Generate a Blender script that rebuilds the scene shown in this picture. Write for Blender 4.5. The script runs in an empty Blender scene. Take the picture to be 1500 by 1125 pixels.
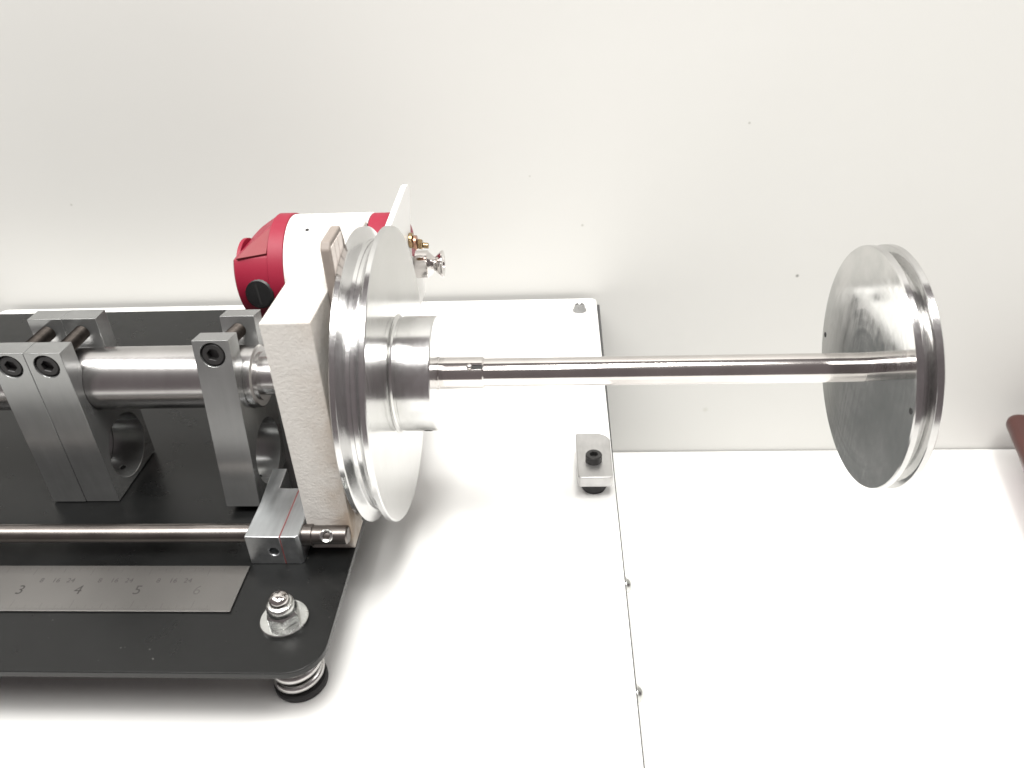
import bpy, bmesh, math, random
from mathutils import Vector, Matrix
random.seed(7)
sc = bpy.context.scene
COL = sc.collection
S = 0.001                      # everything below is written in millimetres
R = math.radians

# ------------------------------------------------------------------ camera
def cam_axes(p, yaw, roll):
    f = Vector((-math.sin(yaw)*math.cos(p), math.cos(yaw)*math.cos(p), -math.sin(p)))
    r = Vector((math.cos(yaw), math.sin(yaw), 0)); d = f.cross(r)
    c, s = math.cos(roll), math.sin(roll)
    return c*r + s*d, -s*r + c*d, f
cr, cd, cf = cam_axes(R(32.2307), R(4.0928), R(2.9529))
cam = bpy.data.cameras.new('camera'); co = bpy.data.objects.new('camera', cam); COL.objects.link(co)
cam.sensor_width = 36; cam.lens = 1165.7/1500*36; cam.clip_start = 0.01; cam.clip_end = 50
cam.dof.use_dof = True; cam.dof.focus_distance = 0.40; cam.dof.aperture_fstop = 16
m = Matrix((cr, -cd, -cf)).transposed().to_4x4(); m.translation = Vector((0, 0, 240.64))*S
co.matrix_world = m
sc.camera = co

# ------------------------------------------------------------------ room light
w = bpy.data.worlds.new('World'); sc.world = w; w.use_nodes = True
bg = w.node_tree.nodes['Background']; bg.inputs[0].default_value = (0.62, 0.535, 0.54, 1); bg.inputs[1].default_value = 0.32
def area(name, loc, target, sx, sy, power, col=(1, .985, .955)):
    l = bpy.data.lights.new(name, 'AREA'); l.shape = 'RECTANGLE'; l.size = sx; l.size_y = sy; l.energy = power; l.color = col
    o = bpy.data.objects.new(name, l); COL.objects.link(o); o.location = Vector(loc)*S
    d = (Vector(target)-Vector(loc)); o.rotation_euler = d.to_track_quat('-Z', 'Y').to_euler(); return o
area('ceiling_lamp', (150, -100, 1500), (-20, 270, 0), 0.40, 0.44, 26)
area('ceiling_strip_lamp', (-850, -60, 1600), (-550, 350, 0), 2.30, 0.42, 46)
area('ceiling_side_lamp', (1000, 150, 1500), (100, 330, -50), 0.40, 0.40, 8)
sc.view_settings.view_transform = 'Standard'; sc.view_settings.look = 'None'
sc.view_settings.exposure = 0.0; sc.view_settings.gamma = 1

# ------------------------------------------------------------------ materials
def new_mat(name):
    mt = bpy.data.materials.new(name); mt.use_nodes = True
    nt = mt.node_tree; return mt, nt, nt.nodes['Principled BSDF']
def N(nt, t, **kw):
    n = nt.nodes.new(t)
    for k, v in kw.items(): setattr(n, k, v)
    return n
def noise(nt, vec, scale, detail=3, rough=.5):
    n = N(nt, 'ShaderNodeTexNoise'); n.inputs['Scale'].default_value = scale
    n.inputs['Detail'].default_value = detail; n.inputs['Roughness'].default_value = rough
    if vec is not None: nt.links.new(vec, n.inputs['Vector'])
    return n.outputs['Fac']
def ramp(nt, fac, stops):
    r = N(nt, 'ShaderNodeValToRGB'); e = r.color_ramp.elements
    while len(e) < len(stops): e.new(.5)
    for el, (p, c) in zip(e, stops):
        el.position = p; el.color = c if len(c) == 4 else (*c, 1)
    nt.links.new(fac, r.inputs[0]); return r.outputs[0]
def mapr(nt, fac, a, b, lo=0, hi=1):
    r = N(nt, 'ShaderNodeMapRange'); r.inputs[1].default_value = lo; r.inputs[2].default_value = hi
    r.inputs[3].default_value = a; r.inputs[4].default_value = b
    nt.links.new(fac, r.inputs[0]); return r.outputs[0]
def bump(nt, bs, h, strength, dist):
    b = N(nt, 'ShaderNodeBump'); b.inputs['Strength'].default_value = strength; b.inputs['Distance'].default_value = dist
    nt.links.new(h, b.inputs['Height']); nt.links.new(b.outputs[0], bs.inputs['Normal'])
def coords(nt, scale=(1, 1, 1)):
    t = N(nt, 'ShaderNodeTexCoord'); mp = N(nt, 'ShaderNodeMapping'); mp.inputs['Scale'].default_value = scale
    nt.links.new(t.outputs['Object'], mp.inputs[0]); return mp.outputs[0]
def mulcol(nt, a, b):
    mx = N(nt, 'ShaderNodeMix', data_type='RGBA', blend_type='MULTIPLY'); mx.inputs[0].default_value = 1
    nt.links.new(a, mx.inputs[6]); nt.links.new(b, mx.inputs[7]); return mx.outputs[2]

def metal(name, c0, c1, r0, r1, grain=(1, 1, 1), gscale=400, bs_=.0, blotch=60, metallic=1.0):
    """brushed or drawn metal: grain stretched along an axis, slow blotches of wear"""
    mt, nt, bs = new_mat(name)
    v = coords(nt, grain); f = noise(nt, v, gscale, 4, .6)
    f2 = noise(nt, coords(nt), blotch, 3, .6)
    col = ramp(nt, f, [(.3, c0), (.7, c1)])
    col = mulcol(nt, col, ramp(nt, f2, [(.3, (.86, .86, .86)), (.65, (1, 1, 1))]))
    nt.links.new(col, bs.inputs['Base Color'])
    ad = N(nt, 'ShaderNodeMath', operation='MULTIPLY_ADD'); nt.links.new(f2, ad.inputs[0]); ad.inputs[1].default_value = .6
    nt.links.new(mapr(nt, f, 0, .4), ad.inputs[2])
    nt.links.new(mapr(nt, ad.outputs[0], r0, r1, .3, .8), bs.inputs['Roughness'])
    bs.inputs['Metallic'].default_value = metallic
    if bs_: bump(nt, bs, f, bs_, .0002)
    return mt
def turned(name, c, r0, r1, strength=.1, smudge=(.85, .85, .83)):
    """lathe-turned metal: rings about the object's own x axis plus smudges"""
    mt, nt, bs = new_mat(name)
    t = N(nt, 'ShaderNodeTexCoord'); sx = N(nt, 'ShaderNodeSeparateXYZ'); nt.links.new(t.outputs['Object'], sx.inputs[0])
    cb = N(nt, 'ShaderNodeCombineXYZ'); nt.links.new(sx.outputs[1], cb.inputs[0]); nt.links.new(sx.outputs[2], cb.inputs[1])
    ln = N(nt, 'ShaderNodeVectorMath', operation='LENGTH'); nt.links.new(cb.outputs[0], ln.inputs[0])
    c2 = N(nt, 'ShaderNodeCombineXYZ'); nt.links.new(ln.outputs['Value'], c2.inputs[0]); nt.links.new(sx.outputs[0], c2.inputs[1])
    rings = noise(nt, c2.outputs[0], 900, 5, .7)
    blot = noise(nt, t.outputs['Object'], 45, 4, .65)
    fine = noise(nt, coords(nt, (1, 1, .07)), 700, 4, .65)
    col = ramp(nt, blot, [(.32, tuple(a*b for a, b in zip(c, smudge))), (.62, c)])
    nt.links.new(col, bs.inputs['Base Color'])
    ad = N(nt, 'ShaderNodeMath', operation='MULTIPLY'); nt.links.new(blot, ad.inputs[0]); nt.links.new(fine, ad.inputs[1])
    arcs = noise(nt, c2.outputs[0], 330, 4, .75)
    ad2 = N(nt, 'ShaderNodeMath', operation='MULTIPLY_ADD'); nt.links.new(arcs, ad2.inputs[0]); ad2.inputs[1].default_value = .45
    nt.links.new(ad.outputs[0], ad2.inputs[2])
    nt.links.new(mapr(nt, ad2.outputs[0], r0, r1, .34, .62), bs.inputs['Roughness'])
    bs.inputs['Metallic'].default_value = 1
    bump(nt, bs, rings, strength, .0001)
    return mt
def paint(name, c, rough=.4, var=.06, bscale=0, bstr=0, bdist=.0002, coat=0, scale=30):
    mt, nt, bs = new_mat(name)
    f = noise(nt, coords(nt), scale, 4, .6)
    lo = tuple(x*(1-var) for x in c)
    nt.links.new(ramp(nt, f, [(.3, lo), (.7, c)]), bs.inputs['Base Color'])
    nt.links.new(mapr(nt, f, rough*.85, min(1, rough*1.2), .3, .7), bs.inputs['Roughness'])
    bs.inputs['Coat Weight'].default_value = coat
    if bstr: bump(nt, bs, noise(nt, coords(nt), bscale, 3, .6), bstr, bdist)
    return mt

M = {}
M['clamp'] = metal('sawn_aluminium', (.285, .29, .287), (.315, .32, .317), .19, .27, (1, 1, .12), 300, 0, 40, .7)
M['stop'] = metal('milled_aluminium', (.52, .54, .55), (.60, .62, .63), .30, .46, (1, .15, 1), 500, .03)
M['sleeve'] = metal('ground_steel', (.50, .49, .485), (.55, .54, .535), .24, .28, (8, 1, 1), 15, .0, 12)
M['rod'] = metal('drawn_steel', (.17, .155, .145), (.22, .20, .188), .28, .42, (.06, 1, 1), 600, .05)
M['ruler'] = metal('satin_ruler_steel', (.19, .185, .177), (.215, .208, .20), .40, .5, (1, 1, 1), 2500, .05, 18)
M['chrome'] = metal('chromed_steel', (.66, .63, .61), (.72, .69, .67), .11, .16, (.1, 1, 1), 200, 0, 30)
M['zinc'] = metal('zinc_plate', (.55, .56, .55), (.68, .69, .67), .16, .34, (1, 1, 1), 300, .03, 200)
M['spring'] = metal('spring_steel', (.50, .49, .48), (.60, .59, .58), .26, .36, (1, 1, 1), 200, 0, 100)
M['screw_grey'] = paint('grey_nylon', (.24, .24, .235), .4, .1)
M['brass'] = metal('brass', (.34, .24, .13), (.42, .30, .17), .2, .35)
M['copper'] = metal('copper', (.42, .23, .16), (.50, .29, .20), .25, .4)
M['wheel'] = turned('turned_aluminium', (.68, .68, .68), .15, .22, .10, (.92, .92, .91))
M['wheel_face'] = turned('faced_aluminium', (.62, .62, .612), .11, .22, .08, (.90, .90, .89))
M['disc_rim'] = turned('turned_disc_rim', (.62, .615, .61), .15, .22, .10, (.82, .82, .82))
M['disc'] = turned('scuffed_turned_aluminium', (.68, .675, .665), .06, .17, .06, (.80, .815, .815))
M['hub'] = turned('polished_turned_aluminium', (.70, .70, .70), .18, .24, .12)
M['blockalu'] = metal('tumbled_aluminium', (.54, .535, .53), (.62, .615, .61), .34, .5, (1, .3, 1), 300, .06)
M['black_steel'] = paint('black_oxide', (.022, .021, .021), .38, .3, 900, .1)
M['dark_thread'] = metal('oily_thread', (.03, .026, .023), (.055, .048, .043), .4, .55)
M['bore'] = paint('dark_bore', (.01, .01, .01), .6)
M['rubber'] = paint('black_rubber', (.018, .017, .018), .55, .2, 700, .1)
M['plate'] = paint('black_anodised_plate', (.007, .0073, .0073), .30, .22, 0, 0, .0001, 0, 60)
M['plate'].node_tree.nodes['Principled BSDF'].inputs['Specular IOR Level'].default_value = .3
def dust(mt, amount, scale, c):
    nt = mt.node_tree; bs = nt.nodes['Principled BSDF']; src = bs.inputs['Base Color'].links[0].from_socket
    f = ramp(nt, noise(nt, coords(nt), scale, 2, .5), [(amount, (0, 0, 0)), (min(1, amount+.05), (1, 1, 1))])
    mx = N(nt, 'ShaderNodeMix', data_type='RGBA'); nt.links.new(f, mx.inputs[0]); nt.links.new(src, mx.inputs[6]); mx.inputs[7].default_value = (*c, 1)
    nt.links.new(mx.outputs[2], bs.inputs['Base Color'])
dust(M['plate'], .75, 420, (.07, .068, .066))
M['white'] = paint('white_gloss_paint', (.80, .80, .785), .35, .02)
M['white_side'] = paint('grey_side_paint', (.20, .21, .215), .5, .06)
M['gap_shade'] = paint('painted_gap_shade', (.06, .06, .06), .6)  # shade of the gap under the top panel, painted as a dark colour
M['crinkle'] = paint('white_crinkle_paint', (.57, .552, .522), .55, .07, 1000, .55, .0006, 0, 250)
def stain_column():
    nt = M['crinkle'].node_tree; bs = nt.nodes['Principled BSDF']
    src = bs.inputs['Base Color'].links[0].from_socket
    t = N(nt, 'ShaderNodeTexCoord'); sx = N(nt, 'ShaderNodeSeparateXYZ'); nt.links.new(t.outputs['Object'], sx.inputs[0])
    ed_ = mapr(nt, sx.outputs[0], 0, 1, -.004, .0105); nz = noise(nt, t.outputs['Object'], 55, 4, .6)
    lo_ = mapr(nt, sx.outputs[2], 1, .35, .0, .10)
    m1 = N(nt, 'ShaderNodeMath', operation='MULTIPLY'); nt.links.new(ed_, m1.inputs[0]); nt.links.new(mapr(nt, nz, 0, 1, .35, .65), m1.inputs[1])
    m2 = N(nt, 'ShaderNodeMath', operation='MULTIPLY'); nt.links.new(m1.outputs[0], m2.inputs[0]); nt.links.new(lo_, m2.inputs[1])
    mx = N(nt, 'ShaderNodeMix', data_type='RGBA'); nt.links.new(m2.outputs[0], mx.inputs[0]); nt.links.new(src, mx.inputs[6]); mx.inputs[7].default_value = (.30, .22, .15, 1)
    nt.links.new(mx.outputs[2], bs.inputs['Base Color'])
stain_column()
M['motor_white'] = paint('motor_white_enamel', (.80, .80, .77), .3, .02)
M['red'] = paint('crimson_plastic', (.26, .006, .028), .5, .1, 900, .08)
M['red_flap'] = paint('faded_crimson_plastic', (.23, .04, .048), .6, .1, 1200, .1)
M['red_line'] = paint('red_gasket', (.20, .045, .045), .6)
M['black_plastic'] = paint('black_plastic', (.007, .007, .0075), .4, .2, 1200, .15)
M['taupe'] = paint('taupe_fibre_board', (.25, .215, .19), .55, .12, 900, .2, .0002, 0, 200)
M['label'] = paint('cream_board_face', (.80, .73, .68), .5, .05)
M['ink'] = paint('etched_marks', (.022, .02, .018), .55)
M['mark_soft'] = paint('worn_etched_marks', (.035, .032, .03), .5)
M['mark_faint'] = paint('faint_etched_marks', (.065, .062, .058), .5)
M['brown_lid'] = paint('brown_red_lid', (.07, .024, .02), .35, .2, 300, .05)
M['pink_body'] = paint('pale_mauve_body', (.42, .32, .36), .25, .06)
M['table'] = paint('white_laminate', (.84, .84, .82), .42, .01)
M['rust'] = paint('rust_stain', (.22, .18, .14), .7, .4, 900, .3)

def wall_material(specks):
    mt, nt, bs = new_mat('off_white_wall')
    t = N(nt, 'ShaderNodeTexCoord'); f = noise(nt, t.outputs['Object'], 2.2, 3, .5)
    col = ramp(nt, f, [(.3, (.585, .585, .562)), (.7, (.61, .608, .588))])
    for (x, z, r, k) in specks:
        d = N(nt, 'ShaderNodeVectorMath', operation='DISTANCE'); d.inputs[1].default_value = (x*S, 0, z*S)
        nt.links.new(t.outputs['Object'], d.inputs[0])
        sp = ramp(nt, mapr(nt, d.outputs['Value'], 0, 1, 0, r*S), [(.35, (k, k, k*.97)), (1., (1, 1, 1))])
        col = mulcol(nt, col, sp)
    nt.links.new(col, bs.inputs['Base Color']); bs.inputs['Roughness'].default_value = .55
    bump(nt, bs, noise(nt, t.outputs['Object'], 700, 3, .6), .12, .0003)
    return mt

# ------------------------------------------------------------------ mesh helpers
_origin = {}
def world_mm(o): return _origin[o.name]
# parents keep their world origin in a dictionary so that parts can be placed relative to them
def make(name, bm, mat, parent=None, origin=None, smooth=None, bevel=0):
    if origin is None: origin = world_mm(parent) if parent else (0, 0, 0)
    o0 = Vector(origin)
    bmesh.ops.recalc_face_normals(bm, faces=bm.faces[:])
    for v in bm.verts: v.co = (v.co - o0)*S
    me = bpy.data.meshes.new(name); bm.to_mesh(me); bm.free()
    o = bpy.data.objects.new(name, me); COL.objects.link(o)
    if mat is not None: me.materials.append(mat)
    _origin[o.name] = o0
    if parent is not None:
        o.parent = parent; o.location = (o0 - world_mm(parent))*S
    else: o.location = o0*S
    if smooth is not None:
        for p in me.polygons: p.use_smooth = True
        me.set_sharp_from_angle(angle=R(smooth))
    if bevel:
        b = o.modifiers.new('bevel', 'BEVEL'); b.width = bevel*S; b.segments = 2; b.limit_method = 'ANGLE'; b.angle_limit = R(35)
    return o
def face_material(o, rim, face):
    o.data.materials.clear(); o.data.materials.append(rim); o.data.materials.append(face)
    for p in o.data.polygons: p.material_index = 1 if abs(p.normal.x) > .95 and p.area > 1e-6 else 0
def tag(o, label, cat, group=None):
    o['label'] = label; o['category'] = cat
    if group: o['group'] = group
    return o
def thing(name, label, cat, base, group=None):
    o = bpy.data.objects.new(name, None); COL.objects.link(o); o.empty_display_size = .01
    o.location = Vector(base)*S; _origin[o.name] = Vector(base); return tag(o, label, cat, group)

def nb(): return bmesh.new()
def box(bm, x0, x1, y0, y1, z0, z1):
    v = [bm.verts.new((x, y, z)) for x in (x0, x1) for y in (y0, y1) for z in (z0, z1)]
    for f in ((0, 1, 3, 2), (4, 6, 7, 5), (0, 4, 5, 1), (2, 3, 7, 6), (0, 2, 6, 4), (1, 5, 7, 3)): bm.faces.new([v[i] for i in f])
    return bm
def prism(bm, pts, a, b, axis='x'):
    """pts are 2-D; extruded along axis from a to b. axis x: (y,z); y: (x,z); z: (x,y)"""
    def P(p, t): return {'x': (t, p[0], p[1]), 'y': (p[0], t, p[1]), 'z': (p[0], p[1], t)}[axis]
    A = [bm.verts.new(P(p, a)) for p in pts]; B = [bm.verts.new(P(p, b)) for p in pts]; n = len(pts)
    bm.faces.new(A); bm.faces.new(B[::-1])
    for i in range(n): bm.faces.new((A[i], B[i], B[(i+1) % n], A[(i+1) % n]))
    return bm
def lathe(bm, prof, c, axis=(1, 0, 0), n=64, closed=False):
    """prof: list of (t along axis, radius) from point c"""
    ax = Vector(axis).normalized(); u = ax.orthogonal().normalized()
    if abs(ax.x) > .99: u = Vector((0, 0, 1))
    v = ax.cross(u); c = Vector(c); rows = []
    for t, r in prof:
        if r < 1e-6: rows.append([bm.verts.new(c+ax*t)])
        else: rows.append([bm.verts.new(c+ax*t+(u*math.cos(a)+v*math.sin(a))*r) for a in [2*math.pi*k/n for k in range(n)]])
    pairs = list(zip(rows, rows[1:])) + ([(rows[-1], rows[0])] if closed else [])
    for A, B in pairs:
        for k in range(n):
            k2 = (k+1) % n
            if len(A) == 1 and len(B) == 1: continue
            if len(A) == 1: bm.faces.new((A[0], B[k], B[k2]))
            elif len(B) == 1: bm.faces.new((A[k], A[k2], B[0]))
            else: bm.faces.new((A[k], A[k2], B[k2], B[k]))
    if not closed:
        if len(rows[0]) > 1: bm.faces.new(rows[0])
        if len(rows[-1]) > 1: bm.faces.new(rows[-1])
    return bm
def cyl(bm, c, axis, L, r, ch=0, n=48):
    if ch: return lathe(bm, [(0, r-ch), (ch, r), (L-ch, r), (L, r-ch)], c, axis, n)
    return lathe(bm, [(0, r), (L, r)], c, axis, n)
def hexprism(bm, c, axis, L, r, ch=.5):
    return lathe(bm, [(0, r), (L-ch, r), (L, r-ch*1.2)], c, axis, 6)
def cut(o, cutters):
    """subtract bmeshes (world mm) from object o, for good"""
    tmp = []
    for cb in cutters:
        bmesh.ops.recalc_face_normals(cb, faces=cb.faces[:])
        for v in cb.verts: v.co = v.co*S
        me = bpy.data.meshes.new('cutter'); cb.to_mesh(me); cb.free()
        c = bpy.data.objects.new('cutter', me); COL.objects.link(c); tmp.append(c)
        md = o.modifiers.new('cut', 'BOOLEAN'); md.object = c; md.operation = 'DIFFERENCE'; md.solver = 'EXACT'
    bpy.context.view_layer.update()
    ev = o.evaluated_get(bpy.context.evaluated_depsgraph_get())
    me = bpy.data.meshes.new_from_object(ev); old = o.data
    o.modifiers.clear(); o.data = me; me.name = o.name
    for c in tmp:
        d = c.data; bpy.data.objects.remove(c); bpy.data.meshes.remove(d)
    bpy.data.meshes.remove(old)
    for p in me.polygons: p.use_smooth = True
    me.set_sharp_from_angle(angle=R(32))
    return o
def add_bevel(o, wmm, seg=2):
    b = o.modifiers.new('bevel', 'BEVEL'); b.width = wmm*S; b.segments = seg; b.limit_method = 'ANGLE'; b.angle_limit = R(40)
def rrect(x0, x1, y0, y1, r, n=6, which=(1, 1, 1, 1)):
    out = []
    for k, (cx, cy, a0) in enumerate(((x1-r, y1-r, 0), (x0+r, y1-r, 90), (x0+r, y0+r, 180), (x1-r, y0+r, 270))):
        if which[k]:
            for i in range(n+1):
                a = R(a0+90*i/n); out.append((cx+r*math.cos(a), cy+r*math.sin(a)))
        else: out.append(((x1, y1), (x0, y1), (x0, y0), (x1, y0))[k])
    return out
def disc_face(bm, c, axis, r, n=40):
    ax = Vector(axis).normalized(); u = ax.orthogonal().normalized(); v = ax.cross(u); c = Vector(c)
    bm.faces.new([bm.verts.new(c+(u*math.cos(2*math.pi*k/n)+v*math.sin(2*math.pi*k/n))*r) for k in range(n)]); return bm

YS, ZS = 300.0, 57.2           # axis of the spindle
YM, ZM = 420.0, 57.3           # axis of the motor
ZB = -37.0                     # top of the white cabinet
ZT = -191.0                    # table top
YW = 568.5                     # wall

# ------------------------------------------------------------------ setting
bm = nb(); box(bm, -1500, 1600, -400, YW-1.6, ZT-30, ZT)
t = make('table', bm, M['table'], origin=(0, 300, ZT)); t['kind'] = 'structure'
SPECKS = [(182.5, -24.1, 1.7, .40), (133.2, 92.4, 1.2, .70), (18.2, 21.0, 1.3, .72), (-20, 59.5, 1.0, .8), (123.3, -147.2, 3, .9), (-369, 47.7, 1.2, .75)]
bm = nb(); box(bm, -1500, 1600, 0, 20, ZT-60, 900)
for v in bm.verts: v.co.y += YW
wl = make('wall', bm, wall_material([(x, z-0, r, k) for x, z, r, k in SPECKS]), origin=(0, YW, 0)); wl['kind'] = 'structure'

# ------------------------------------------------------------------ white cabinet
cab = thing('white_cabinet', 'white topped cabinet under the black machine plate, two screws on its right side', 'cabinet', (-212, 330, ZT))
bm = nb(); prism(bm, rrect(-453, 28.8, 60, 563, 5), ZB-2, ZB, 'z')
make('top_panel', bm, M['white'], cab, bevel=.35, smooth=30)
bm = nb(); box(bm, -451, 27.5, 62, 561, ZT+.05, ZB-2.05)
make('body', bm, M['white_side'], cab)
bm = nb(); prism(bm, [(27.6, 62), (29.15, 62), (29.15, 320), (30.0, 556), (27.6, 556)], ZT+.06, ZB-5.02, 'z')
make('side_panel', bm, M['white_side'], cab)
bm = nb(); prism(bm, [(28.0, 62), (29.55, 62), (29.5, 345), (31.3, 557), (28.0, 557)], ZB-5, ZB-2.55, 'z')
make('edge_gap_shade', bm, M['gap_shade'], cab)  # added dark strip, painted shade for the gap below the top panel
for y in (270.8, 210.9):
    bm = nb(); lathe(bm, [(0, 4.2), (.6, 4.2), (1.0, 3.6), (2.1, 3.0), (3.0, 1.8), (3.3, 0)], (29.3, y, -45), (1, 0, 0), 24)
    make('side_screw', bm, M['zinc'], cab, smooth=40)
for x in (15.5, -441):
    c = (x, 542.8, ZB)
    bm = nb(); lathe(bm, [(0.03, 5.4), (.7, 5.2), (1.4, 4.6), (4.2, 3.9), (5.2, 3.2), (5.2, 2.1), (3.4, 2.0), (3.4, 0)], c, (0, 0, 1), 32)
    h = make('corner_screw', bm, M['screw_grey'], cab, smooth=35)
    cb = nb(); box(cb, x-6, x+6, 542.1, 543.5, ZB+3, ZB+8)
    cb2 = nb(); box(cb2, x-.8, x+.8, 536, 549, ZB+3, ZB+8)
    h2 = None
    # slot across the head
    for k in (0,):
        loc = h.location.copy(); par = h.parent
        h.parent = None; h.location = Vector((cab.location))
        cut(h, [cb, cb2]); h.parent = par; h.location = loc

# ------------------------------------------------------------------ bumper block by the cabinet edge
bb = thing('bumper_block', 'small aluminium block with one black socket screw at the cabinet right edge', 'block', (17.3, 336, ZB))
bm = nb(); prism(bm, [(8.6, 325.5), (9.8, 323.8), (25.6, 323.8), (26.8, 325.2), (27.0, 357.5), (25.2, 360.6), (21.5, 362.8), (9.2, 363.2), (8.2, 362.2)], -28.4, -22, 'z')
make('block', bm, M['blockalu'], bb, bevel=.5, smooth=40)
for yy in (334.5, 354):
    bm = nb(); lathe(bm, [(.03, 6.3), (2.5, 7.3), (6, 7.8), (8.55, 7.8)], (17.4, yy, ZB), (0, 0, 1), 40)
    make('rubber_pad', bm, M['rubber'], bb, smooth=40)
def cap_screw(parent, c, axis, r, h, name='socket_screw', mat=None, hexr=None):
    """socket head with a real hexagonal recess; c is the underside of the head"""
    bm = nb(); ax = Vector(axis).normalized()
    hexr = hexr or r*.52
    u = ax.orthogonal().normalized(); v = ax.cross(u); c = Vector(c)
    n = 48
    def ring(t, rr): return [bm.verts.new(c+ax*t+(u*math.cos(2*math.pi*k/n)+v*math.sin(2*math.pi*k/n))*rr) for k in range(n)]
    def hx(t, rr):
        out = []
        for k in range(n):
            a = 2*math.pi*k/n; am = (a % (math.pi/3))-math.pi/6
            q = rr*math.cos(math.pi/6)/math.cos(am); out.append(bm.verts.new(c+ax*t+(u*math.cos(a)+v*math.sin(a))*q))
        return out
    rows = [ring(0, r), ring(h*.88, r), ring(h, r*.9), hx(h, hexr*1.06), hx(h*.96, hexr), hx(h*.45, hexr)]
    for A, B in zip(rows, rows[1:]):
        for k in range(n): bm.faces.new((A[k], A[(k+1) % n], B[(k+1) % n], B[k]))
    bm.faces.new(rows[-1]); bm.faces.new(rows[0])
    return make(name, bm, mat or M['black_steel'], parent, smooth=35)
cap_screw(bb, (17.3, 338.0, -21.98), (0, 0, 1), 4.4, 4.4)

# ------------------------------------------------------------------ black base plate
bp = thing('base_plate', 'black metal base plate standing on a spring foot on the white cabinet', 'plate', (-290, 330, ZB))
bm = nb(); prism(bm, [p for p in rrect(-520, -89.3, 184.8, 481.7, 14, 8, (0, 0, 0, 1)) if p != (-89.3, 481.7)]+[(-89.3, 440), (-110, 481.7)], -3, 0, 'z')
make('plate', bm, M['plate'], bp, bevel=.3, smooth=30)
NX, NY = -109.0, 209.9
ft = [(.03, 10.6), (.6, 11.0), (2.6, 11.0), (3.2, 10.2)]
bm = nb(); lathe(bm, ft, (NX, NY, ZB), (0, 0, 1), 48)
foot = make('foot', bm, M['rubber'], bp, smooth=35)
bm = nb(); rows = []; turns = 5.2; nseg = int(turns*40); wr_ = 1.95
for i in range(nseg+1):
    a_ = 2*math.pi*i/40+1.2; z_ = ZB+3.2+wr_+(33.6-3.2-2*wr_-.2)*min(1, max(0, (i/40-.35)/(turns-.7)))
    c_ = Vector((NX+8.8*math.cos(a_), NY+8.8*math.sin(a_), z_)); ra = Vector((math.cos(a_), math.sin(a_), 0))
    rows.append([bm.verts.new(c_+(ra*math.cos(q)+Vector((0, 0, 1))*math.sin(q))*wr_) for q in [2*math.pi*j/12 for j in range(12)]])
for A, B in zip(rows, rows[1:]):
    for j in range(12): bm.faces.new((A[j], A[(j+1) % 12], B[(j+1) % 12], B[j]))
bm.faces.new(rows[0]); bm.faces.new(rows[-1])
make('spring', bm, M['spring'], foot, smooth=60)
bm = nb(); lathe(bm, [(3.25, 4.2), (33.9, 4.2)], (NX, NY, ZB), (0, 0, 1), 24); make('stud', bm, M['dark_thread'], foot, smooth=30)
bm = nb(); lathe(bm, [(.04, 9.4), (1.2, 9.4), (1.5, 9.1), (1.5, 3)], (NX, NY, 0), (0, 0, 1), 48)
make('washer', bm, M['zinc'], bp, smooth=30)
bm = nb(); lathe(bm, [(1.55, 6.6), (5.2, 6.6), (6.6, 5.7)], (NX, NY, 0), (0, 0, 1), 6)
nut = make('nut', bm, M['zinc'], bp, bevel=.3)
prof = [(6.3, 5.7), (7.4, 5.6), (9.2, 5.4), (9.9, 4.9), (10.1, 4.2)]
bm = nb(); lathe(bm, prof, (NX, NY, 0), (0, 0, 1), 40); make('nut_collar', bm, M['zinc'], nut, smooth=50)
bm = nb(); lathe(bm, [(9.9, 3.9), (11.6, 3.85)]+[(11.6+2.6*math.sin(a), 3.85*math.cos(a)) for a in [math.pi/2*i/8 for i in range(1, 8)]]+[(14.2, 0)], (NX, NY, 0), (0, 0, 1), 40)
make('domed_stud', bm, M['chrome'], nut, smooth=50)

# ------------------------------------------------------------------ steel ruler
rl = thing('steel_ruler', 'grey steel ruler with worn inch numbers lying on the black plate', 'ruler', (-300, 225.7, 0))
bm = nb(); box(bm, -500, -132.05, 213.2, 238.2, .05, .85)
make('blade', bm, M['ruler'], rl, bevel=.12)
def numeral(txt, x, y, size, mat, z=.87):
    cu = bpy.data.curves.new('numeral', 'FONT'); cu.body = txt; cu.size = size*S*1.38; cu.align_x = 'CENTER'; cu.align_y = 'CENTER'; cu.resolution_u = 3
    tmp = bpy.data.objects.new('tmp', cu); COL.objects.link(tmp); bpy.context.view_layer.update()
    me = bpy.data.meshes.new_from_object(tmp.evaluated_get(bpy.context.evaluated_depsgraph_get()))
    bpy.data.objects.remove(tmp); bpy.data.curves.remove(cu)
    o = bpy.data.objects.new('numeral', me); COL.objects.link(o); me.materials.clear(); me.materials.append(mat)
    o.parent = rl; o.location = (Vector((x, y, z))-world_mm(rl))*S; return o
for n_, x in ((3, -225.0), (4, -200.1), (5, -174.8), (6, -149.6)):
    numeral(str(n_), x, 224.2, 5.0, M['ink'] if n_ < 6 else M['mark_faint'])
for i in range(3, 6):
    for fr, tx in ((.25, '8'), (.5, '16'), (.75, '24')):
        numeral(tx, -225+25.25*(i-3+fr), 229.6, 2.5, M['mark_soft'])
bm = nb()
for i in range(0, 32*7):
    x = -300+25.25*i/32
    if x > -140: break
    L = 5.4 if i % 32 == 0 else 4 if i % 16 == 0 else 3 if i % 8 == 0 else 2.2 if i % 4 == 0 else 1.5
    for y0, s_ in ((213.35, 1), (238.05, -1)):
        q = [bm.verts.new(p) for p in ((x-.08, y0, .865), (x+.08, y0, .865), (x+.08, y0+s_*L, .865), (x-.08, y0+s_*L, .865))]; bm.faces.new(q)
g = make('graduation_marks', bm, M['mark_faint'], rl); g['kind'] = 'stuff'

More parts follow.
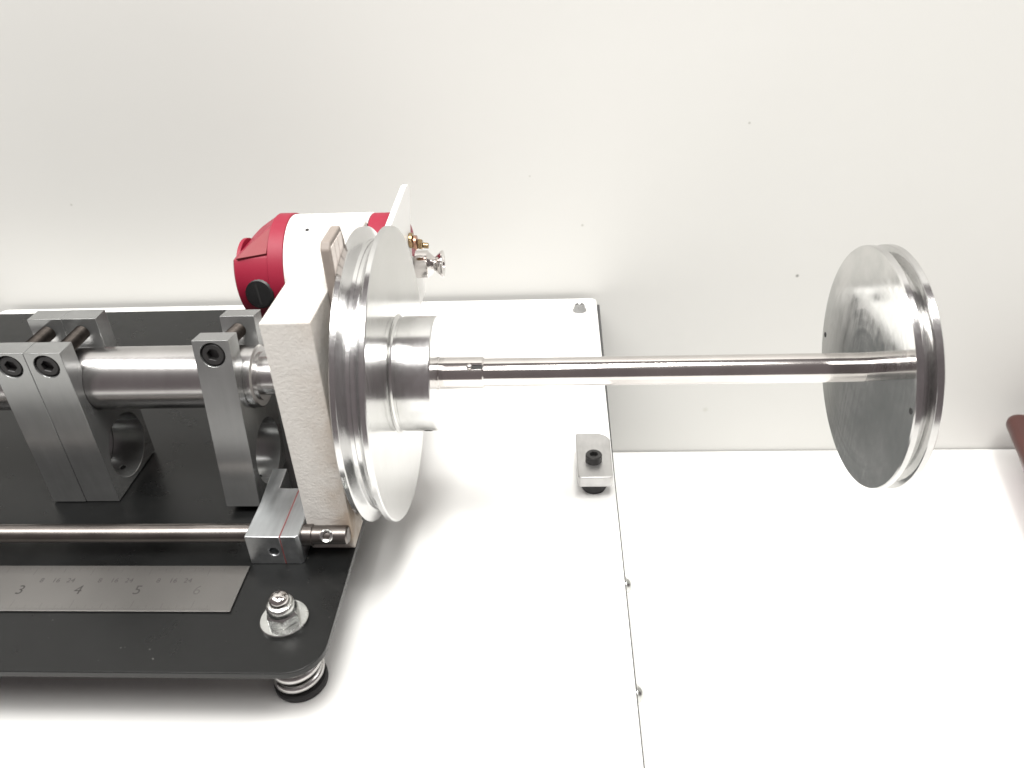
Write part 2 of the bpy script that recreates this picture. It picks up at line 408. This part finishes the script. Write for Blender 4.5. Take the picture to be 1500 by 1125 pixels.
# ------------------------------------------------------------------ column
bc = thing('bearing_column', 'white crinkle painted column beside the large grooved wheel', 'column', (-98.7, 300, 0))
bm = nb(); box(bm, -108.3, -89.3, 249.5, 352, .05, 110.1)
make('column', bm, M['crinkle'], bc, bevel=.5)
bm = nb(); prism(bm, [(275.2, 50), (297, 50), (297, 122.5), (294, 129.6), (277.5, 129.6), (275.2, 127)], -89.25, -85.4, 'x')
bk = make('backing_board', bm, M['taupe'], bc, bevel=.6, smooth=35)
for y0, y1 in ((276.6, 280.8), (281.6, 286.2), (287.0, 292.6)):
    bm = nb(); box(bm, -85.38, -85.1, y0, y1, 80, 127.6)
    make('board_face', bm, M['label'], bk)

# ------------------------------------------------------------------ guide rod and stop block
gr = thing('guide_rod', 'thin drawn steel rod running along the plate into the stop block', 'rod', (-290, 247.5, 0))
bm = nb(); lathe(bm, [(0, 4), (388.6, 4), (389.6, 3.4)], (-520, 247.5, 10.8), (1, 0, 0), 40)
make('rod', bm, M['rod'], gr, smooth=35)
bm = nb(); lathe(bm, [(0, 4.6), (4, 4.6), (4.2, 4.0), (18.6, 4.0), (19.2, 3.3)], (-109.2, 246.8, 10.4), (1, 0, 0), 40)
re = make('rod_end', bm, M['rod'], gr, smooth=35)
ax = Vector((.1, -.8, .58)); c0 = Vector((-98.8, 246.8, 10.4))+ax.normalized()*3.2
bm = nb(); lathe(bm, [(0, 2.8), (1.5, 2.8), (1.8, 2.4), (1.5, 1.6), (.4, 1.2), (.4, 0)], c0, ax, 32)
make('grub_screw', bm, M['zinc'], re, smooth=40)
sb = thing('stop_block', 'split aluminium stop block with a red seam in front of the white column', 'block', (-120.6, 256, 0))
bm = nb(); prism(bm, [(-132.1, 240.1), (-117.35, 240.1), (-117.35, 271.6), (-126.3, 271.8), (-126.9, 285.8), (-133.6, 285.8), (-132.1, 262)], .05, 15.3, 'z')
b1 = make('block_half', bm, M['stop'], sb, origin=(0, 0, 0))
cb = nb(); cyl(cb, (-121.0, 238, 7.0), (0, 1, 0), 9, 2.15, 0, 32)
loc = b1.location.copy(); b1.parent = None; b1.location = (0, 0, 0); cut(b1, [cb]); b1.parent = sb; b1.location = loc
add_bevel(b1, .35)
bm = nb(); prism(bm, [(-116.95, 240.1), (-110.6, 240.1), (-109.3, 241.2), (-109.3, 271.0), (-116.95, 271.6)], .05, 15.3, 'z')
make('block_half', bm, M['stop'], sb, bevel=.35)
bm = nb(); box(bm, -117.34, -116.96, 240.3, 271.4, .1, 15.1); make('seam', bm, M['red_line'], sb)

# ------------------------------------------------------------------ shaft and split clamps
sh = thing('steel_shaft', 'thick ground steel shaft carrying the split clamps', 'shaft', (-250, YS, ZS))
bm = nb(); lathe(bm, [(0, 14.25), (385.4, 14.25), (386.2, 13.5), (386.2, 11.0)], (-520, YS, ZS), (1, 0, 0), 96)
make('sleeve', bm, M['sleeve'], sh, smooth=35)
bm = nb(); lathe(bm, [(0, 10.9), (1.2, 10.9), (1.2, 8.6), (44, 8.6)], (-134.0, YS, ZS), (1, 0, 0), 72)
make('journal', bm, M['sleeve'], sh, smooth=35)

def clamp(label, x0, x1, tilt):
    """built upright about the shaft axis, then swung by tilt about it"""
    o = thing('split_clamp', label, 'clamp', (0, 0, 0), 'split clamps on the shaft')
    bm = nb(); box(bm, x0, x1, 280.2, 320.2, .6, 82)
    b = make('clamp_body', bm, M['clamp'], o, origin=(0, 0, 0))
    xm = (x0+x1)/2; zc = 75.4; L = x1-x0+4
    c1 = nb(); box(c1, x0-2, x1+2, 290, 311, 62, 90)
    c2 = nb(); cyl(c2, (x0-2, YS, ZS), (1, 0, 0), L, 14.4, 0, 96)
    c3 = nb(); cyl(c3, (x0-2, 300.8, 18.8), (1, 0, 0), L, 15.6, 0, 96)
    c4 = nb(); cyl(c4, (xm, 279, zc), (0, 1, 0), 6.4, 5.45, 0, 48)
    c5 = nb(); cyl(c5, (xm, 301, 10), (0, .25, -1), 12, 1.4, 0, 20)
    cut(b, [c1, c2, c3, c4, c5]); add_bevel(b, .3)
    cap_screw(o, (xm, 285.3, zc), (0, -1, 0), 4.9, 4.6, 'cap_screw', hexr=2.7)
    bm = nb(); prof = [(0, 2.9)]
    t = 0.2
    while t < 20.5:
        prof += [(t, 2.9), (t+.35, 3.4), (t+.7, 2.9)]; t += .9
    lathe(bm, prof, (xm, 290.1, zc), (0, 1, 0), 24)
    make('bolt_thread', bm, M['dark_thread'], o, smooth=60)
    # swing about the shaft axis: move the empty to the axis, then rotate
    piv = Vector((xm, YS, ZS))
    for ch in [c for c in COL.objects if c.parent == o]: ch.location = ch.location - piv*S
    o.location = piv*S; o.rotation_euler = (tilt, 0, 0)
    return o
clamp('split aluminium clamp cut off by the left picture edge, left one of the touching pair', -241.6, -225.55, 0)
clamp('split aluminium clamp of the touching pair, the one facing the bare shaft', -225.4, -209.3, R(.3))
clamp('single split aluminium clamp standing alone next to the white column', -153.6, -137.7, R(-8.2))

# ------------------------------------------------------------------ large grooved wheel
wh = thing('grooved_wheel', 'large polished aluminium grooved wheel with a stepped hub against the white column', 'wheel', (-78, YS, ZS))
X0 = -84.9
prof = [(0, 9), (0, 64.2), (.4, 64.8), (2.5, 65), (2.9, 64.5), (4.6, 60.4), (5.2, 59.8), (6.6, 59.7), (6.8, 59.2), (8.2, 59.2), (8.4, 59.7), (9.0, 59.9), (9.5, 60.5), (11.1, 64.5), (11.5, 65), (13.4, 65), (13.8, 64.6), (13.8, 9)]
bm = nb(); lathe(bm, prof, (X0, YS, ZS), (1, 0, 0), 160, closed=True)
wr = make('rim', bm, M['wheel'], wh, origin=(X0+7, YS, ZS), smooth=25); face_material(wr, M['wheel'], M['wheel_face'])
prof = [(-10, 8.7), (-10, 9), (13.85, 9), (13.85, 26.6), (14.3, 25.7), (15.0, 25.2), (16.2, 25.2), (16.5, 25.55), (30.5, 25.55), (31.0, 25.1), (31.0, 7.3), (30, 7.0)]
bm = nb(); lathe(bm, prof, (X0, YS, ZS), (1, 0, 0), 128)
hub = make('hub', bm, M['hub'], wh, origin=(X0+20, YS, ZS), smooth=25)
a = R(-78)
nrm = Vector((0, -math.sin(R(40)), -math.cos(R(40))))
bm = nb(); lathe(bm, [(0, 1.9), (.12, 1.9), (.12, 0)], Vector((-58.2, YS, ZS))+nrm*25.5, nrm, 24)
make('set_screw_hole', bm, M['bore'], hub)

# ------------------------------------------------------------------ spindle tube with its end disc
sp = thing('spindle_tube', 'shiny steel tube sticking out of the wheel hub with a grooved disc on its end', 'tube', (40, YS, ZS))
bm = nb(); lathe(bm, [(0, 6.35), (166.5, 6.35)], (-34.5, YS, ZS), (1, 0, 0), 64)
make('tube', bm, M['chrome'], sp, smooth=30)
bm = nb(); lathe(bm, [(0, 7.35), (1.3, 7.35), (1.5, 7.05), (20.6, 7.05), (21.2, 6.6), (21.2, 6.36)], (-54.6, YS, ZS), (1, 0, 0), 64)
cl = make('bayonet_collar', bm, M['chrome'], sp, origin=(0, 0, 0), smooth=30)
# pin direction: toward the upper front
pn = Vector((0, -.62, .785)).normalized(); tg = Vector((1, 0, 0)).cross(pn)
def slot(a, b, wd):
    bm = nb(); vs = []
    for x in (a, b):
        for s_ in (-1, 1):
            for h in (6.0, 8.5): vs.append(bm.verts.new(Vector((x, YS, ZS))+tg*s_*wd+pn*h))
    for f in ((0, 1, 3, 2), (4, 6, 7, 5), (0, 4, 5, 1), (2, 3, 7, 6), (0, 2, 6, 4), (1, 5, 7, 3)): bm.faces.new([vs[i] for i in f])
    return bm
s1 = slot(-40.6, -32, 1.0)
loc = cl.location.copy(); cl.parent = None; cl.location = (0, 0, 0); cut(cl, [s1]); cl.parent = sp; cl.location = loc
bm = nb(); lathe(bm, [(0, 1.25), (2.2, 1.25), (2.7, .9), (2.9, 0)], Vector((-39.4, YS, ZS))+pn*5.8, pn, 24)
make('bayonet_pin', bm, M['chrome'], cl, smooth=50)
bm = nb(); vs = []
for x in (-38.2, -33.45):
    for s_ in (-1, 1): vs.append(bm.verts.new(Vector((x, YS, ZS))+tg*s_*.85+pn*6.62))
bm.faces.new((vs[0], vs[1], vs[3], vs[2])); make('bayonet_slot', bm, M['bore'], cl)
X1 = 130.0
prof = [(0, 6.2), (0, 51.6), (.5, 52), (2.6, 52), (2.9, 51.6), (4.3, 47.6), (4.8, 47.2), (5.6, 47.2), (6.0, 47.6), (7.2, 51.6), (7.5, 52), (9.9, 52), (10.3, 51.6), (10.3, 0)]
bm = nb(); lathe(bm, [(.02, 0)]+[(0, 6.2)][:0]+prof[1:], (X1, YS, ZS), (1, 0, 0), 160)
ed = make('end_disc', bm, M['disc'], sp, origin=(X1+5, YS, ZS), smooth=25)
face_material(ed, M['disc_rim'], M['disc'])
ed.rotation_euler = (0, R(-0.8), R(1.0))      # the disc sits slightly out of true on the tube
for yy, zz in ((346.9, 47.5), (252.3, 66.9)):
    bm = nb(); lathe(bm, [(0, 1.25), (.15, 1.25), (.15, 0)], (X1-.12, yy, zz), (1, 0, 0), 20); make('pin_hole', bm, M['bore'], ed)

# ------------------------------------------------------------------ motor behind the column
mo = thing('electric_motor', 'red and white electric motor behind the white column', 'motor', (-135, YM, 0))
AX = (0, YM, ZM)
bm = nb(); lathe(bm, [(-149, 29), (-149, 30), (-105, 30), (-104.4, 29.4), (-104.4, 27)], AX, (1, 0, 0), 96)
bd = make('body', bm, M['motor_white'], mo, smooth=35)
for px_ in (-137, -112):
    bm = nb(); d = Vector((0, -.42, .91)); lathe(bm, [(0, 1.1), (.3, 1.1), (.4, .6), (.4, 0)], Vector((px_, YM, ZM))+d.normalized()*29.85, d, 16); make('body_screw', bm, M['black_steel'], bd)
bm = nb(); lathe(bm, [(-157.8, 27), (-157.8, 30.3), (-157.4, 30.8), (-149.4, 30.8), (-149.05, 30.3), (-149.05, 27)], AX, (1, 0, 0), 96)
make('cap_ring', bm, M['red'], mo, smooth=35)
bm = nb(); lathe(bm, [(-178.5, 23), (-178, 26.5), (-176.5, 29.0), (-157.85, 29.9)], AX, (1, 0, 0), 96)
pn0 = Vector((-157.2, 397, 75.4)); nn = Vector((-.08, -.57, 1)).normalized()
bmesh.ops.bisect_plane(bm, geom=bm.verts[:]+bm.edges[:]+bm.faces[:], plane_co=Vector((-161.8, 410, 83.2)), plane_no=Vector((-.7, 0, 1)).normalized(), clear_outer=True)
bmesh.ops.holes_fill(bm, edges=[e for e in bm.edges if e.is_boundary])
gm = bmesh.ops.bisect_plane(bm, geom=bm.verts[:]+bm.edges[:]+bm.faces[:], plane_co=pn0, plane_no=nn, clear_outer=True)
bmesh.ops.holes_fill(bm, edges=[e for e in bm.edges if e.is_boundary])
ec = make('end_cap', bm, M['red'], mo, smooth=30)
def slab(bm, quad, t0, t1):
    def pt(x, y): return Vector((x, y, pn0.z-(nn.x*(x-pn0.x)+nn.y*(y-pn0.y))/nn.z))
    A = [bm.verts.new(pt(*q)+nn*t0) for q in quad]; B = [bm.verts.new(pt(*q)+nn*t1) for q in quad]
    bm.faces.new(A); bm.faces.new(B)
    for i in range(len(quad)): bm.faces.new((A[i], B[i], B[(i+1) % len(quad)], A[(i+1) % len(quad)]))
bm = nb(); slab(bm, [(-158.0, 396.4), (-158.2, 412.2), (-161.8, 409.6), (-169.0, 402.6), (-174.8, 395.0)], .05, 1.5)
make('flap', bm, M['red_flap'], ec, bevel=.3)
bm = nb(); lathe(bm, [(-180.6, 16), (-180.3, 17.4), (-178.3, 17.4), (-178.3, 10)], AX, (1, 0, 0), 48); make('end_boss', bm, M['red'], ec, smooth=35)
kd = Vector((-.12, -.95, .18)).normalized(); kc = Vector((-164.0, YM-27.2, 54.6))
bm = nb(); n = 48; prof = [(0, 8.2), (3.2, 8.2), (4.0, 7.4), (4.2, 0)]
lathe(bm, prof, kc, kd, n)
for v in bm.verts:
    q = (v.co-kc); al = q.dot(kd); rad = q-kd*al
    if rad.length > 8 : v.co += rad.normalized()*(.25 if hash((round(math.atan2(rad.z, rad.x)*24/math.pi)) ) % 2 else 0)
kb = make('brush_cap', bm, M['black_plastic'], mo, smooth=30)
bm = nb(); uu = kd.orthogonal().normalized(); vv = kd.cross(uu); base = kc+kd*4.21
dirs = (uu*.6+vv*.8).normalized(); per = kd.cross(dirs)
bm.faces.new([bm.verts.new(base+dirs*a_*6+per*b_*.6+kd*.05) for a_, b_ in ((-1, -1), (1, -1), (1, 1), (-1, 1))]); make('brush_cap_slot', bm, M['bore'], kb)
bm = nb(); lathe(bm, [(-104.35, 27), (-103.8, 29.6), (-92, 29.6), (-87, 27.5), (-85.2, 24)], AX, (1, 0, 0), 96)
ec2 = make('drive_end_cap', bm, M['red'], mo, smooth=35)
bm = nb(); d = Vector((0, -.36, .93)).normalized(); c = Vector((-105.6, YM, ZM))+d*30
box(bm, -108.2, -104.0, c.y-2.2, c.y+2.2, c.z-1.6, c.z+1.1); make('clip', bm, M['black_plastic'], mo, bevel=.6)
bm = nb(); prism(bm, [(352, 30), (352, 99.6), (363, 100.4), (415, 103.9), (419, 104.1), (424, 103), (427, 100.5), (426.5, 97), (419, 84), (415, 77), (413, 66), (440, 50), (440, 30)], -84.9, -81.8, 'x')
mb = make('mounting_plate', bm, M['white'], mo, bevel=.5, smooth=40)
bm = nb(); lathe(bm, [(-84, 3.2), (-81.5, 7.6), (-81.3, 7.9), (-74.6, 7.9), (-74.4, 7.6), (-74.2, 7.0), (-73.4, 6.4), (-71.0, 4.2), (-70.4, 4.2), (-67.3, 7.2), (-66.7, 7.6), (-65.9, 7.6), (-65.7, 7.2), (-65.7, 4), (-66.6, 3.6), (-66.6, 0)], AX, (1, 0, 0), 72)
make('motor_pulley', bm, M['chrome'], mo, smooth=25)
for k, (x, y, z, r, L, mt) in enumerate(((-81.7, 409, 76.5, 4.3, 2.2, 'brass'), (-79.4, 409, 75.2, 4.0, 2.0, 'copper'), (-77.2, 409, 74.2, 3.0, 2.6, 'brass'), (-74.5, 409, 73.4, 1.6, 3.2, 'brass'))):
    bm = nb(); cyl(bm, (x, y, z), (1, 0, -.12), L, r, .35, 24 if k != 2 else 6); make('terminal_nut', bm, M[mt], mo, smooth=35)

# ------------------------------------------------------------------ lidded box at the right edge
lb = thing('lidded_case', 'brown lidded mauve case with sloping sides, cut off by the right picture edge', 'case', (425, 490, ZT))
def rot(pts, c, a):
    ca, sa = math.cos(a), math.sin(a); return [(c[0]+(x-c[0])*ca-(y-c[1])*sa, c[1]+(x-c[0])*sa+(y-c[1])*ca) for x, y in pts]
cc = (371, 560); an = R(-13); DX = -6; DZ = 2.5
bm = nb(); top_ = rot(rrect(374.5+DX, 478+DX, 418, 552.5, 10), cc, an); bot_ = rot(rrect(393+DX, 460+DX, 440, 540, 10), cc, an)
A = [bm.verts.new((x, y, ZT+.05)) for x, y in bot_]; B = [bm.verts.new((x, y, -157.05+DZ)) for x, y in top_]
bm.faces.new(A); bm.faces.new(B)
for i in range(len(A)): bm.faces.new((A[i], A[(i+1) % len(A)], B[(i+1) % len(A)], B[i]))
make('case_body', bm, M['pink_body'], lb, smooth=40)
bm = nb(); prism(bm, rot(rrect(371+DX, 482+DX, 415, 556, 12), cc, an), -157+DZ, -146.5+DZ, 'z')
o = make('case_lid', bm, M['brown_lid'], lb, smooth=40); add_bevel(o, 4.5, 4)
